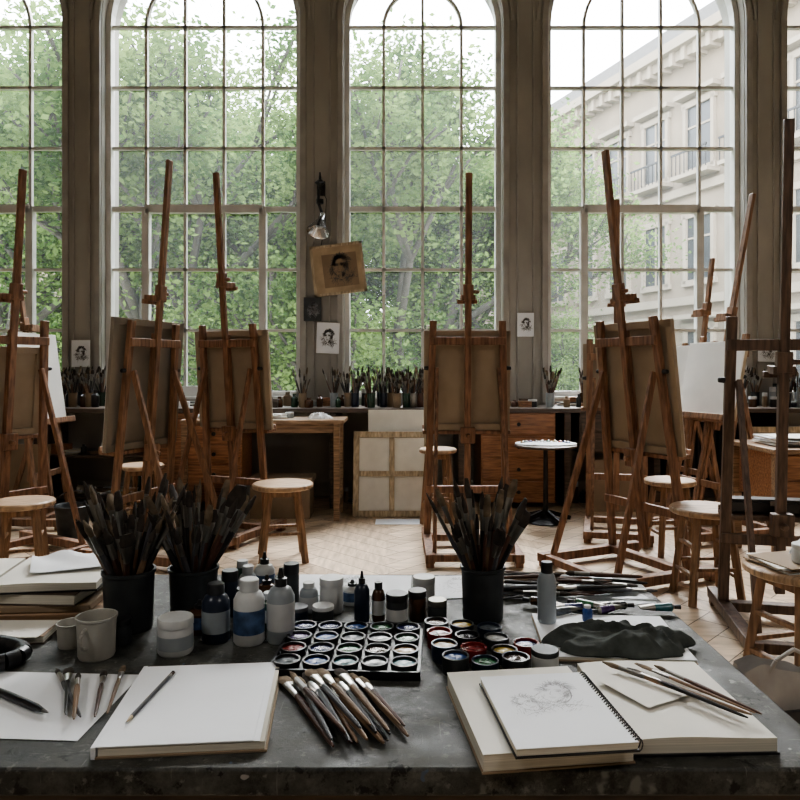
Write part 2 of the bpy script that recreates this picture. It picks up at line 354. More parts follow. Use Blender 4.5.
# ---------------------------------------------------------------- EASELS
def easel(x,y,rz,lean=7,mast=2.5,Wb=.56,Wt=.46,Hs=1.5,canvas=None,cz=.85,clampz=None,wm=W_EASEL,cm=CANV,tray=None,mt=.045):
    mb=MB('studio_easel'); t=rad(lean); s_,c_=math.sin(t),math.cos(t)
    def a(s,xx=0,yo=0): return (xx,-s*s_+yo*c_,.085+s*c_+yo*s_)
    def wx(s): return (Wb+(Wt-Wb)*min(1,s/Hs))/2
    rear=-.58
    for sg in(-1,1):
        mb.b2(sg*Wb/2-.03,sg*Wb/2+.03,rear,.22,.03,.085,wm)
        for yy in(rear+.04,.18): mb.b2(sg*Wb/2-.025,sg*Wb/2+.025,yy-.03,yy+.03,0,.03,wm)
        mb.beam(a(-.01,sg*wx(0)),a(Hs,sg*wx(Hs)),.048,.034,wm)
        mb.beam(a(Hs*.78,sg*(wx(Hs*.78)-.035),-.02),(sg*(Wb/2-.03),rear+.08,.07),.024,.04,wm)
    mb.b2(-Wb/2,Wb/2,-.04,.02,.04,.085,wm); mb.b2(-Wb/2,Wb/2,rear+.02,rear+.07,.035,.08,wm)
    for s,w in((.32,.05),(Hs-.14,.055)):
        mb.beam(a(s,-wx(s)-.02,-.018),a(s,wx(s)+.02,-.018),.03,w,wm,(0,1,0))
    mb.beam(a(.06,0,-.03),a(mast/c_,0,-.03),mt,.028,wm)
    mb.beam(a(.06,0,.002),a(Hs*.95,0,.002),mt*.8,.02,wm)
    tw=Wt+.14 if tray is None else tray
    zc=(cz-.085)/c_
    M=Matrix.Translation((0,0,.085))@Matrix.Rotation(t,4,'X')
    mb.box((0,.075,zc-.02),(tw,.12,.025),wm,M); mb.box((0,.132,zc-.005),(tw,.014,.045),wm,M); mb.box((0,-.045,zc-.03),(.1,.05,.11),wm,M)
    mb.cyl(M@Vector((0,-.07,zc-.03)),M@Vector((0,-.11,zc-.03)),.018,.014,wm)
    if clampz is None: clampz=(cz+canvas[1]+.02) if canvas else 1.6
    cl=(clampz-.085)/c_
    mb.box((0,.01,cl+.02),(.1,.11,.04),wm,M); mb.box((0,.05,cl-.005),(.14,.03,.03),wm,M); mb.box((0,-.03,cl+.06),(.07,.045,.1),wm,M)
    mb.cyl(M@Vector((.035,-.03,cl+.06)),M@Vector((.075,-.03,cl+.06)),.014,.012,wm)
    for sg in(-1,1):
        p=Vector(a(Hs*.78,sg*(wx(Hs*.78)+.02))); mb.cyl(p,p+Vector((sg*.035,0,0)),.016,.012,IRON)
    o=mb.done((x,y,0),rz,bevel=.004)
    if canvas:
        w,h=canvas; mc=MB('stretched_canvas'); z0=zc-.006
        mc.box((0,.052,z0+h/2),(w,.006,h),CANVW if cm is CANVW else cm,M)
        mc.box((0,.056,z0+h/2),(w,.003,h),CANVW,M)
        for xx in(-w/2+.02,w/2-.02): mc.box((xx,.038,z0+h/2),(.045,.022,h),cm if cm is not CANVW else W_PALE,M)
        for zz in(z0+.022,z0+h-.022): mc.box((0,.038,zz),(w,.022,.045),cm if cm is not CANVW else W_PALE,M)
        mc.done((x,y,0),rz,bevel=.002)
    return o
easel(.47,4.95,0,3.5,2.5,.56,.48,1.5,(.6,.7),.82,1.72,W_EASEL)
easel(-1.24,5.35,-24,5,2.6,.54,.46,1.5,(.66,.74),.80,1.85,W_EASEL)
easel(-1.76,4.75,72,4.5,2.56,.60,.46,1.48,(.72,.86),.72,1.7,W_EASEL2,CANV2)
easel(-2.68,4.68,60,5.5,2.46,.6,.46,1.5,(.5,.6),.8,1.7,W_EASEL)
easel(-2.80,5.66,-94,8,2.0,.45,.4,1.3,(.55,.72),.82,None,W_EASEL2,CANVW)
easel(1.54,4.35,-66,7,2.48,.64,.46,1.48,(.66,.8),.74,1.66,W_EASEL)
easel(1.70,5.5,-16,3,2.46,.42,.4,1.4,(.5,.5),.95,1.75,W_EASEL2)
easel(2.18,5.25,106,12,2.52,.55,.45,1.45,(.6,.58),.88,1.62,W_EASEL2,CANVW)
easel(2.35,5.85,100,7,2.1,.5,.42,1.4,(.5,.55),.9,1.7,W_EASEL2,CANVW)
easel(1.87,3.47,-12,3.5,2.34,.5,.46,1.42,None,.52,1.22,W_EASEL3,tray=.5)
mb=MB('paint_box'); mb.b2(-.21,.21,-.045,.045,0,.05,BLACK); mb.b2(-.21,.21,-.045,.045,.052,.066,BLACK); mb.b2(-.03,.03,-.05,-.045,.035,.06,STEEL); mb.done((1.885,3.53,.5265),-12,bevel=.003)
# ---------------------------------------------------------------- STOOLS
def stool(x,y,rz=0,h=.5,r=.19,seat=W_SEAT):
    mb=MB('wooden_stool')
    mb.lathe([(r-.012,h-.035),(r,h-.028),(r,h-.008),(r-.01,h),(.001,h)],seat,n=32,cap1=False)
    tops=[];bots=[]
    for i in range(4):
        a=math.pi/4+i*math.pi/2; T=Vector((r*.62*math.cos(a),r*.62*math.sin(a),h-.035)); B=Vector((r*.98*math.cos(a),r*.98*math.sin(a),0)); tops.append(T);bots.append(B)
        mb.beam(B,T,.034,.034,W_STOOL,(math.cos(a),math.sin(a),0))
    def at(i,z): f=z/(h-.035); return bots[i].lerp(tops[i],f)
    for i in range(4):
        for z in ((.15,.3) if i%2 else (.19,)):
            mb.beam(at(i,z*h/.5),at((i+1)%4,z*h/.5),.018,.026,W_STOOL,(0,0,1))
        mb.beam(at(i,h-.06),at((i+1)%4,h-.06),.04,.018,W_STOOL,(0,0,1))
    mb.done((x,y,0),rz,bevel=.003)
stool(-.77,4.6,12,.5,.2); stool(1.66,3.79,0,.5,.19); stool(1.83,4.75,5,.5,.17); stool(-2.15,3.98,20,.5,.175); stool(-2.03,5.5,0,.5,.17)
stool(.3,5.55,10,.62,.15); stool(1.52,2.66,15,.5,.2)
# ---------------------------------------------------------------- BACK COUNTER
def drawers(mb,x0,x1,y0,y1,z0,z1,rows,cols,mat,knob=IRON):
    mb.b2(x0,x1,y0,y1,z0,z1,mat)
    w=(x1-x0)/cols; h=(z1-z0)/rows
    for i in range(cols):
        for j in range(rows):
            a=x0+i*w+.012;b=x0+(i+1)*w-.012;c=z0+j*h+.01;d=z0+(j+1)*h-.01
            mb.b2(a,b,y0-.014,y0,c,d,mat); mb.cyl(((a+b)/2,y0-.014,(c+d)/2),((a+b)/2,y0-.04,(c+d)/2),.014,.018,knob,10)
mb=MB('window_counter'); mb.b2(-5.9,5.9,6.2,6.81,.86,.9,W_DARK)
for x in(-5.7,-4.6,-3.25,-2.2,-.6,.55,1.5,2.3,3.4,4.6,5.7): mb.b2(x-.03,x+.03,6.26,6.8,0,.86,W_DARK)
drawers(mb,.72,1.38,6.22,6.8,.06,.86,4,1,W_DRAW)
drawers(mb,-2.15,-1.5,6.24,6.8,.06,.86,4,1,W_DRAW)
drawers(mb,1.6,2.2,6.24,6.8,.5,.86,2,1,W_DARK)
for z in(.08,.45): mb.b2(-3.25,-2.2,6.3,6.8,z,z+.025,W_DARK)
for z in(.08,.45): mb.b2(3.4,4.6,6.3,6.8,z,z+.025,W_DARK)
mb.done(bevel=.004)
mb=MB('side_desk'); mb.b2(-1.8,-.46,5.72,6.17,.80,.83,W_DESK); drawers(mb,-1.75,-1.3,5.76,6.15,.3,.80,3,1,W_DRAW)
mb.b2(-1.3,-.52,5.78,5.8,.72,.8,W_DESK)
for x in(-1.77,-.52):
    for y in(5.76,6.13): mb.b2(x-.025,x+.025,y-.025,y+.025,0,.8,W_DESK)
mb.b2(-.545,-.495,5.76,6.13,.12,.16,W_DESK); mb.done(bevel=.003)
mb=MB('radiator')
for i in range(16): 
    x=2.5+i*.05; mb.b2(x-.018,x+.018,6.55,6.75,.12,.74,IRON)
mb.b2(2.47,3.28,6.6,6.7,.16,.2,IRON); mb.b2(2.47,3.28,6.6,6.7,.68,.72,IRON); mb.b2(2.5,2.54,6.6,6.7,0,.12,IRON); mb.b2(3.2,3.24,6.6,6.7,0,.12,IRON)
mb.done(bevel=.008)
def lean_canvas(xc,y0,w,h,tilt,front,bars=True,rz=0):
    mb=MB('stretched_canvas'); M=Matrix.Rotation(rad(-tilt),4,'X')
    mb.box((0,.02,h/2),(w,.006,h),front,M)
    if bars:
        for x in(-w/2+.025,w/2-.025): mb.box((x,.005,h/2),(.05,.024,h),W_PALE,M)
        for z in(.025,h-.025): mb.box((0,.005,z),(w,.024,.05),W_PALE,M)
        mb.box((0,.006,h/2),(w,.018,.045),W_PALE,M); mb.box((0,.008,h/2),(.045,.016,h),W_PALE,M)
    mb.done((xc,y0,.003),rz,bevel=.002)
lean_canvas(-.07,5.9,.66,.72,12,PAPER2); lean_canvas(0,6.02,.56,.9,9,PAPER2,False)
lean_canvas(-3.3,6.0,.5,.6,10,CARD,False); lean_canvas(3.3,6.0,.55,.75,9,CANV2,True); lean_canvas(1.9,6.1,.5,.45,8,CARD,False)
mb=MB('paper_sheet'); mb.b2(-.2,.2,5.62,5.82,.0,.003,PAPER); mb.done()
mb=MB('metal_bucket'); mb.lathe([(.09,0),(.095,.01),(.12,.26),(.126,.265),(.12,.27),(.112,.26),(.09,.02),(.001,.02)],DGREY,n=28,cap1=False); mb.tube([(.12*math.cos(a),.0,.25+.12*math.sin(a)) for a in [math.pi*k/10 for k in range(11)]],.004,IRON,6); mb.done((-2.36,5.05,0),30)
# ---------------------------------------------------------------- brushes
def brush(mb,M,L=.24,flat=None,sc_=1.0,r=R,lite=False):
    fl=flat if flat else r.choice((1,1,1.6,2.0,2.3)); a=.0031*sc_*r.uniform(.8,1.25); hm=r.choice((H_BLK,H_BRN,H_NAT,H_GRY,H_NAT) if lite else (H_BLK,H_BLK,H_BRN,H_BRN,H_NAT,H_GRY)); bm_=r.choice((BRIS,BRIS2,BRIS2) if lite else (BRIS,BRIS,BRIS,BRIS2))
    ST=STEELB if lite else STEEL
    bl=r.uniform(.12,.18)*L; z1=L*.68; z2=L-bl
    mb.rings([(a*.35,a*.35,0,hm),(a*.7,a*.7,L*.05,hm),(a*1.0,a*1.0,L*.35,hm),(a*1.25,a*1.2,L*.58,hm),(a,a,z1,ST),(a*1.1,a*1.1,z1+.004,ST),(a*1.05*fl**.9,a*1.05/fl**.4,z2,bm_),(a*1.2*fl,a*1.25/fl**.4,z2+bl*.45,bm_),(a*.7*fl if fl>1.3 else a*.15,a*.3,L,bm_)],hm,M,8)
def align(p,d,roll=0):
    return Matrix.Translation(p)@Vector(d).to_track_quat('Z','Y').to_matrix().to_4x4()@Matrix.Rotation(roll,4,'Z')
def jar_shape(mb,r,h,mat,n=28,c=(0,0,0),M=None):
    mb.lathe([(r*.86,0),(r*.92,.004),(r*.94,h*.5),(r*.98,h*.93),(r*1.04,h*.95),(r*1.04,h),(r*.95,h),(r*.9,h*.9),(r*.86,.01),(.001,.01)],mat,c,n,True,False,M)
def brush_jar(x,y,z,r,h,nb,L0,L1,seed,mat=DGREY,sc_=1.6,spread=1.0):
    rr=random.Random(seed); mb=MB('brush_jar'); jar_shape(mb,r,h,mat)
    for i in range(nb):
        a=2*math.pi*i/nb+rr.uniform(-.4,.4); q=rr.random()**.45*.84
        top=Vector((q*r*math.cos(a),q*r*math.sin(a),h)); b=a+math.pi+rr.uniform(-.7,.7); bq=q*.42*spread
        bot=Vector((bq*r*math.cos(b),bq*r*math.sin(b),.012)); d=(top-bot).normalized()
        brush(mb,align(bot,d,rr.uniform(0,3.1)),rr.uniform(L0,L1),None,sc_*rr.uniform(.6,1.3),rr)
    return mb.done((x,y,z))
TZ=.75
brush_jar(-.515,1.33,TZ,.048,.112,38,.19,.29,1,sc_=1.5); brush_jar(-.41,1.39,TZ,.048,.1,34,.19,.275,2,sc_=1.5); brush_jar(.163,1.38,TZ,.043,.105,36,.19,.28,3,sc_=1.4)
# ---------------------------------------------------------------- front worktable
mb=MB('work_table'); mb.b2(-1.02,.555,.86,1.68,TZ-.035,TZ,TTOP)
mb.b2(-.98,.52,.9,1.64,TZ-.12,TZ-.036,W_DARK)
for x in(-.95,.49):
    for y in(.94,1.6): mb.b2(x-.035,x+.035,y-.035,y+.035,0,TZ-.12,W_DARK)
mb.b2(-.95,.49,1.25,1.29,.15,.2,W_DARK); mb.b2(-.97,-.93,.94,1.6,.13,.18,W_DARK); mb.b2(.47,.51,.94,1.6,.13,.18,W_DARK)
mb.done(bevel=.004)
def stroke(mb,pts,w,mat,M):
    vs=[];n=len(pts)
    for i,p in enumerate(pts):
        a=Vector(pts[max(0,i-1)]);b=Vector(pts[min(n-1,i+1)]); d=(b-a)
        if d.length<1e-9: d=Vector((1,0))
        d.normalize(); nn=Vector((-d.y,d.x))*w*(.3+.7*math.sin(math.pi*(i+.5)/n))
        vs.append((p[0]+nn.x,p[1]+nn.y,0)); vs.append((p[0]-nn.x,p[1]-nn.y,0))
    mb.add(vs,[(2*i,2*i+1,2*i+3,2*i+2) for i in range(n-1)],mat,False,M)
def portrait(mb,M,s,seed=0,w=.00045,mat=GRAPHL,dense=1.0):
    rr=random.Random(seed)
    def ell(cx,cy,rx,ry,a0,a1,rot=0,n=12,j=.03):
        out=[]
        for i in range(n+1):
            a=a0+(a1-a0)*i/n; x=rx*math.cos(a)*(1+rr.uniform(-j,j)); y=ry*math.sin(a)*(1+rr.uniform(-j,j))
            out.append(((cx+x*math.cos(rot)-y*math.sin(rot))*s,(cy+x*math.sin(rot)+y*math.cos(rot))*s))
        return out
    for k in range(7): a=rr.uniform(2.7,6.2); stroke(mb,ell(rr.uniform(-.01,.01),.08,.25,.34,a,a+rr.uniform(.5,1.3),.12),w,mat,M)
    for cx,sx in((-.13,.045),(.06,.055)):
        stroke(mb,ell(cx,.12,sx,.016,.2,2.9),w*1.4,mat,M); stroke(mb,ell(cx,.115,sx*.5,.010,3.2,6.2),w*.8,mat,M); stroke(mb,ell(cx,.165,sx*1.3,.02,.5,2.6),w*1.1,mat,M)
        for q in range(int(8*dense)): x=cx+rr.gauss(0,.03); y=.13+rr.gauss(0,.015); stroke(mb,[(x*s,y*s),((x+.03)*s,(y+.03)*s)],w*.6,mat,M)
    stroke(mb,[(-.05*s,.12*s),(-.075*s,.02*s),(-.06*s,-.015*s),(-.02*s,-.01*s)],w*.9,mat,M)
    stroke(mb,ell(-.04,-.085,.055,.008,0,3.14),w,mat,M); stroke(mb,ell(-.04,-.1,.04,.012,3.3,6.1),w*.8,mat,M)
    for k in range(int(60*dense)):
        a=rr.uniform(.1,3.3); q=rr.uniform(.82,1.18); stroke(mb,ell(.28*q*math.cos(a)*.95,.13+.34*q*math.sin(a),.09,.05,a,a+rr.uniform(1,2.4),rr.uniform(-.6,.6)+a,6),w*rr.uniform(.4,1.1),mat,M)
    for k in range(int(110*dense)):
        cx,cy,ss=rr.choice(((.15,.02,.08),(.17,.1,.06),(.17,-.04,.06),(.08,-.2,.09),(.06,-.24,.07),(.3,-.25,.14),(-.3,-.1,.12),(-.18,-.36,.12),(.2,-.42,.12)))
        x=cx+rr.gauss(0,ss*.6); y=cy+rr.gauss(0,ss*.6); l=rr.uniform(.04,.1); stroke(mb,[(x*s,y*s),((x+l*.6)*s,(y+l)*s)],w*.55,mat,M)
    stroke(mb,ell(-.3,-.52,.4,.25,.2,1.8),w*1.2,mat,M); stroke(mb,ell(.32,-.5,.4,.22,1.0,2.7),w*1.2,mat,M); stroke(mb,[(.12*s,-.2*s),(.15*s,-.34*s),(.25*s,-.4*s)],w,mat,M)
def sheet(name,x,y,z,w,h,rz,mat=PAPER,th=.0012,sk=0,curl=0.0,wav=0.0):
    mb=MB(name); n=12; vs=[]
    for t in(0,1):
        for i in range(n+1):
            for j in range(n+1):
                u=i/n-.5;v=j/n-.5; zz=(th if t==0 else 0)+curl*(max(0,abs(u)*2-.5)**2)*(1 if v>0 else .4)+wav*(.5+.5*math.sin(u*9+v*5))*(.5+v)
                vs.append((u*w,v*h,zz))
    N1=(n+1)**2; fs=[]
    for i in range(n):
        for j in range(n):
            q=[i*(n+1)+j,(i+1)*(n+1)+j,(i+1)*(n+1)+j+1,i*(n+1)+j+1]; fs.append(tuple(q)); fs.append(tuple(N1+k for k in reversed(q)))
    mb.add(vs,fs,mat,True)
    if sk: portrait(mb,TR(0,0,th+.0004),min(w,h)*.8,sk)
    return mb.done((x,y,z),rz,fix=False)
mb=MB('sketch_pad'); mb.b2(-.107,.107,-.122,.122,0,.003,CARD); mb.b2(-.104,.104,-.12,.12,.003,.013,PAGE); mb.b2(-.106,.098,-.121,.121,.0135,.0145,PAPER)
mb.b2(-.106,.09,-.1215,.119,.0148,.0158,PAPER); mb.b2(-.112,-.106,-.122,.122,0,.0155,PAPER); mb.done((-.288,1.01,TZ),5,bevel=.0008)
sheet('paper_sheet',-.555,1.03,TZ,.27,.2,-3)
def lying(name,items,z,sc_=1.2,seed=1,lite=True):
    rr=random.Random(seed); mb=MB(name)
    for (x0,y0,x1,y1,dz) in items:
        p=Vector((x0,y0,z+dz)); q=Vector((x1,y1,z+dz+.001)); d=q-p
        brush(mb,align(p,d,0),d.length,None,sc_*rr.uniform(.75,1.15),rr,lite)
    return mb.done()
lying('paintbrush_set',[(-.445,.975,-.555,1.13,.006),(-.468,.98,-.535,1.13,.007),(-.445,.955,-.505,1.1,.013),(-.425,.975,-.473,1.12,.006),(-.412,.985,-.45,1.14,.006)],TZ+.001,1.15,4)
mb=MB('ink_pen'); mb.M=align((-.495,.985,TZ+.008),(-.14,.085,0)); mb.rings([(.001,.001,0,STEEL),(.003,.003,.012,BLACK),(.0055,.0055,.03,BLACK),(.006,.006,.1,H_BLK),(.0045,.0045,.155,H_BLK)],BLACK,None,10); mb.done()
mb=MB('pencil'); mb.M=align((-.366,.932,TZ+.0195),(.013,.153,0)); mb.rings([(.0004,.0004,0,GRAPH),(.001,.001,.004,W_PALE),(.0030,.0030,.018,H_GRY),(.0030,.0030,.14,STEEL),(.0032,.0032,.148,PNT[6]),(.0032,.0032,.158)],H_GRY,None,6); mb.done()
it=[]; rr=random.Random(9)
for i in range(17):
    u=i/16; x0=-.085+.1*u+rr.uniform(-.01,.01); y0=.90+.035*u+rr.uniform(-.012,.02); x1=-.175+.11*u+rr.uniform(-.012,.012); y1=1.085+.02*rr.random()
    it.append((x0,y0,x1,y1,.006+.006*(i%3)))
lying('paintbrush_pile',it,TZ,1.35,12)
def book(name,w,h,t,mat_cover,top=PAPER):
    mb=MB(name); mb.b2(-w/2,w/2,-h/2,h/2,0,.0025,mat_cover); mb.b2(-w/2+.002,w/2-.002,-h/2+.002,h/2-.002,.0025,t-.001,PAGE); mb.b2(-w/2+.001,w/2-.001,-h/2+.001,h/2-.001,t-.001,t,top); return mb
book('drawing_book',.195,.235,.024,CARD,PAPER2).done((.182,.975,TZ),7,bevel=.0008)
mb=book('spiral_sketchbook',.155,.2,.012,BLACK,PAPER)
portrait(mb,TR(.014,.03,.0128,-14),.09,5,.0003,GRAPHL,1.6); portrait(mb,TR(-.028,.005,.0128,30),.065,8,.00025,GRAPHL,1.3)
for i in range(30):
    yy=-.094+.188*i/29; pts=[(.0775+.006*math.cos(a),yy,.006+.0085*math.sin(a)) for a in [k*math.pi/4 for k in range(9)]]; mb.tube(pts,.001,BLACK,5)
mb.done((.204,.94,TZ+.0265),6,bevel=.0006)
def open_pages(name,loc,rz,W=.203,H=.117,t=.02,top=PAPER2):
    mb=MB(name); mb.b2(-.1,W-.098,-H-.003,H+.003,0,.003,BLACK); n=12; vs=[]
    for i in range(n+1):
        u=i/n; x=-.1+W*u; z=t+.006*math.sin(u*math.pi)*(1-u)
        for yy in(-H,H): vs.append((x,yy,z))
        for yy in(-H,H): vs.append((x,yy,.003))
    fs=[]
    for i in range(n):
        a=4*i;b=4*(i+1); fs+= [(a,b,b+1,a+1)]
    mb.add(vs,fs,top,True); fs=[]
    for i in range(n):
        a=4*i;b=4*(i+1); fs+=[(a,a+2,b+2,b),(a+1,b+1,b+3,a+3)]
    fs+=[(0,1,3,2),(4*n,4*n+2,4*n+3,4*n+1)]
    mb.add(vs,fs,PAGE); return mb.done(loc,rz)
open_pages('open_sketchbook',(.388,1.008,TZ),2,.19)
sheet('paper_sheet',.37,1.03,TZ+.0268,.12,.1,28,PAPER2)
lying('paintbrush_set',[(.465,.925,.315,1.09,.006),(.455,.915,.345,1.065,.007),(.472,.93,.365,1.085,.006),(.478,.925,.39,1.075,.007)],TZ+.0285,1.05,22,False)
book('drawing_pad',.25,.21,.008,CARD,PAPER).done((.378,1.275,TZ),-4,bevel=.0008)
def cloth(name,x,y,z,rx,ry,h,mat,rz=0,seed=0,amp=1.0,sub=0):
    mb=MB(name); nu,nv=120,40; vs=[]
    for j in range(nv+1):
        v=j/nv; rr_=1-v
        for i in range(nu):
            a=2*math.pi*i/nu
            k=1+.3*NZ.noise(Vector((math.cos(a)*1.7,math.sin(a)*1.7,seed)))+.14*NZ.noise(Vector((math.cos(a)*5,math.sin(a)*5,seed+9)))
            px,py=rx*rr_*k*math.cos(a),ry*rr_*k*math.sin(a)
            env=min(1,v*3.2)**.5*(.6+.4*math.cos(min(1,rr_)*1.3))
            wv=NZ.noise(Vector((px*14,py*14,seed+2)))
            q=Vector((px*9+wv*1.1,py*30+wv*2.2,seed)); n1=abs(NZ.noise(q)); fold=1-min(1,n1*2.4)
            q2=Vector((px*26+wv,py*34,seed+5)); f2=1-min(1,abs(NZ.noise(q2))*2.2)
            zz=h*env*(.42+amp*(.42*fold*fold+.16*f2))
            vs.append((px,py,max(0.0,zz) if j>0 else 0))
    fs=[(j*nu+i,j*nu+(i+1)%nu,(j+1)*nu+(i+1)%nu,(j+1)*nu+i) for j in range(nv) for i in range(nu)]
    mb.add(vs,fs,mat,True); mb.add([vs[i] for i in range(nu)],[tuple(reversed(range(nu)))],mat)
    o=mb.done((x,y,z),rz)
    sm=o.modifiers.new('smooth','SMOOTH'); sm.factor=.5; sm.iterations=4
    return o
cloth('crumpled_rag',.382,1.225,TZ+.0085,.125,.058,.042,CLOTH,-4,2)
def bottle(name,x,y,z,r,h,body,cap,label=None,kind='round'):
    mb=MB(name)
    if kind=='jar':
        mb.lathe([(r*.9,0),(r,.004),(r,h*.72),(r*.92,h*.78),(r*.92,h*.8)],body,n=24,cap1=True)
        mb.lathe([(r*1.02,h*.78),(r*1.02,h-.002),(r*.97,h)],cap,n=24)
    elif kind=='nozzle':
        mb.lathe([(r*.9,0),(r,.004),(r,h*.62),(r*.75,h*.72),(r*.4,h*.76)],body,n=24)
        mb.lathe([(r*.45,h*.75),(r*.45,h*.86),(r*.25,h*.87),(r*.12,h)],cap,n=16)
    else:
        mb.lathe([(r*.9,0),(r,.004),(r,h*.68),(r*.8,h*.78),(r*.55,h*.82),(r*.55,h*.84)],body,n=24)
        mb.lathe([(r*.62,h*.82),(r*.62,h*.985),(r*.56,h)],cap,n=20)
    if label: mb.lathe([(r*1.012,h*.18),(r*1.012,h*.55)],label,n=24,cap0=False,cap1=False)
    return mb.done((x,y,z),R.uniform(0,90))
bottle('paint_bottle',-.334,1.27,TZ,.025,.104,NAVY,BLACK,GREYP); bottle('paint_bottle',-.272,1.262,TZ,.028,.114,WHITEP,WHITEP,LABEL); bottle('paint_bottle',-.216,1.268,TZ,.025,.132,GREYP,BLACK,WHITEP,'nozzle')
bottle('squeeze_bottle',.281,1.34,TZ+.0085,.018,.115,GREYP,BLACK,None)
bottle('paint_jar',-.39,1.216,TZ,.03,.062,WHITEP,WHITEP,GREYP,'jar'); bottle('paint_jar',-.139,1.42,TZ,.024,.07,WHITEP,WHITEP,None,'jar')
bottle('dropper_bottle',-.074,1.36,TZ,.015,.1,NAVY,BLACK,None,'nozzle'); bottle('dropper_bottle',-.042,1.37,TZ,.013,.075,AMBER,BLACK,WHITEP)
bottle('paint_jar',-.006,1.35,TZ,.021,.06,DGREY,BLACK,WHITEP,'jar'); bottle('paint_jar',.034,1.375,TZ,.018,.058,AMBER,BLACK,None,'jar'); bottle('paint_jar',.05,1.46,TZ,.023,.06,WHITEP,WHITEP,None,'jar'); bottle('paint_jar',.072,1.35,TZ,.018,.048,DGREY,STEEL,None,'jar')
bottle('paint_jar',-.150,1.365,TZ,.021,.032,DGREY,WHITEP,None,'jar'); bottle('paint_jar',-.2,1.365,TZ,.021,.03,NAVY,H_GRY,None,'jar'); bottle('paint_jar',.236,1.14,TZ,.022,.036,WHITEP,DGREY,None,'jar')
for i,(x,y,h) in enumerate(((-.34,1.4,.09),(-.315,1.45,.085),(-.27,1.42,.075),(-.225,1.45,.09),(-.34,1.51,.08),(-.29,1.50,.1),(-.235,1.49,.07),(-.185,1.42,.06),(-.375,1.31,.06),(-.3,1.35,.07),(-.25,1.34,.065),(-.1,1.47,.05))):
    bottle('paint_bottle',x,y,TZ,.016+.003*(i%3),h,(NAVY,GREYP,AMBER,DGREY,GREENG,WHITEP)[i%6],(BLACK,WHITEP,BLACK)[i%3],(None,WHITEP,LABEL)[i%3],('round','jar','nozzle')[(i*2+1)%3])
bottle('glue_bottle',.36,1.345,TZ+.0085,.010,.03,PNT[0],WHITEP,None)
mb=MB('tin_cup'); jar_shape(mb,.033,.07,CREAM); pts=[(-.031-.015*math.sin(a),0,.04+.016*math.cos(a)) for a in [math.pi*k/8 for k in range(9)]]; mb.tube(pts,.003,CREAM,8); mb.done((-.52,1.2,TZ),80)
mb=MB('tin_cup'); jar_shape(mb,.024,.042,CREAM); mb.done((-.585,1.245,TZ),20)
bottle('paint_jar',-.50,1.255,TZ,.018,.045,DGREY,BLACK,None,'jar')
mb=MB('watercolor_paint_set'); w,h=.245,.215
mb.b2(-w/2,w/2,-h/2,h/2,0,.006,BLACK)
for a in((-w/2,w/2,-h/2,-h/2+.004),(-w/2,w/2,h/2-.004,h/2),(-w/2,-w/2+.004,-h/2,h/2),(w/2-.004,w/2,-h/2,h/2)): mb.b2(*a,0,.014,BLACK)
def pot(mb,x,y,z,r,hh,body,pt,n=20):
    mb.lathe([(r*.93,0),(r*.97,hh*.3),(r,hh),(r*.86,hh),(r*.84,hh-.004)],body,(x,y,z),n,True,False); mb.lathe([(r*.85,hh-.0045),(r*.4,hh-.0035),(.0005,hh-.005)],pt,(x,y,z),n,False,False)
rr=random.Random(4)
for i in range(5):
    for j in range(4): pot(mb,-w/2+.027+i*.0478,-h/2+.03+j*.0515,.006,.0225,.013,(BLACK,DGREY,DGREY)[rr.randrange(3)],PNT[(rr.choice((0,1,4,6,8,9,11,7,1,10,4,2)))])
mb.done((-.085,1.215,TZ),-3)
mb=MB('paint_pot_collection')
cs=(6,3,8,2,11,5,10,2,3,0,4,1,6)
for k,(x,y) in enumerate(((.067,1.29),(.115,1.30),(.164,1.285),(.07,1.24),(.12,1.245),(.17,1.235),(.075,1.185),(.125,1.19),(.176,1.18),(.09,1.135),(.138,1.135),(.218,1.21),(.187,1.13))):
    pot(mb,x,y,0,.0225,.02 if k%3 else .028,(BLACK,DGREY,NAVY,PNT[2])[k%4],PNT[cs[k]])
mb.done((0,0,TZ))
sheet('paper_sheet',-.11,1.595,TZ,.27,.15,-2,PAPER,.0012,7)
sheet('paper_sheet',.14,1.58,TZ+.0015,.2,.16,6,PAPER,.0012,8)
sheet('paper_sheet',.40,1.54,TZ,.24,.2,14,GREYP,.0012,0)
rr=random.Random(31); it=[]
for i in range(26):
    x=.25+.22*rr.random(); y=1.49+.11*rr.random(); a=rr.uniform(-.45,.4)+(math.pi if rr.random()<.4 else 0); L=.085; it.append((x-L*math.cos(a),y-L*math.sin(a),x+L*math.cos(a),y+L*math.sin(a),.005+.006*(i%4)))
lying('paintbrush_pile',it,TZ+.0035,1.2,5,False)
mb=MB('paint_tube_pile')
for i in range(7):
    x=.30+.03*i; y=1.405+.012*(i%2); M=align((x,y,.012),(math.cos(i*2.1),math.sin(i*2.1)*.3,0))
    mb.rings([(.011,.002,0,STEEL),(.010,.007,.03,PNT[(1,6,8,11,4,7,9,10,11)[i]]),(.009,.009,.065,STEEL),(.004,.004,.07,BLACK),(.005,.005,.083)],STEEL,M,12)
mb.done((0,0,TZ+.002))
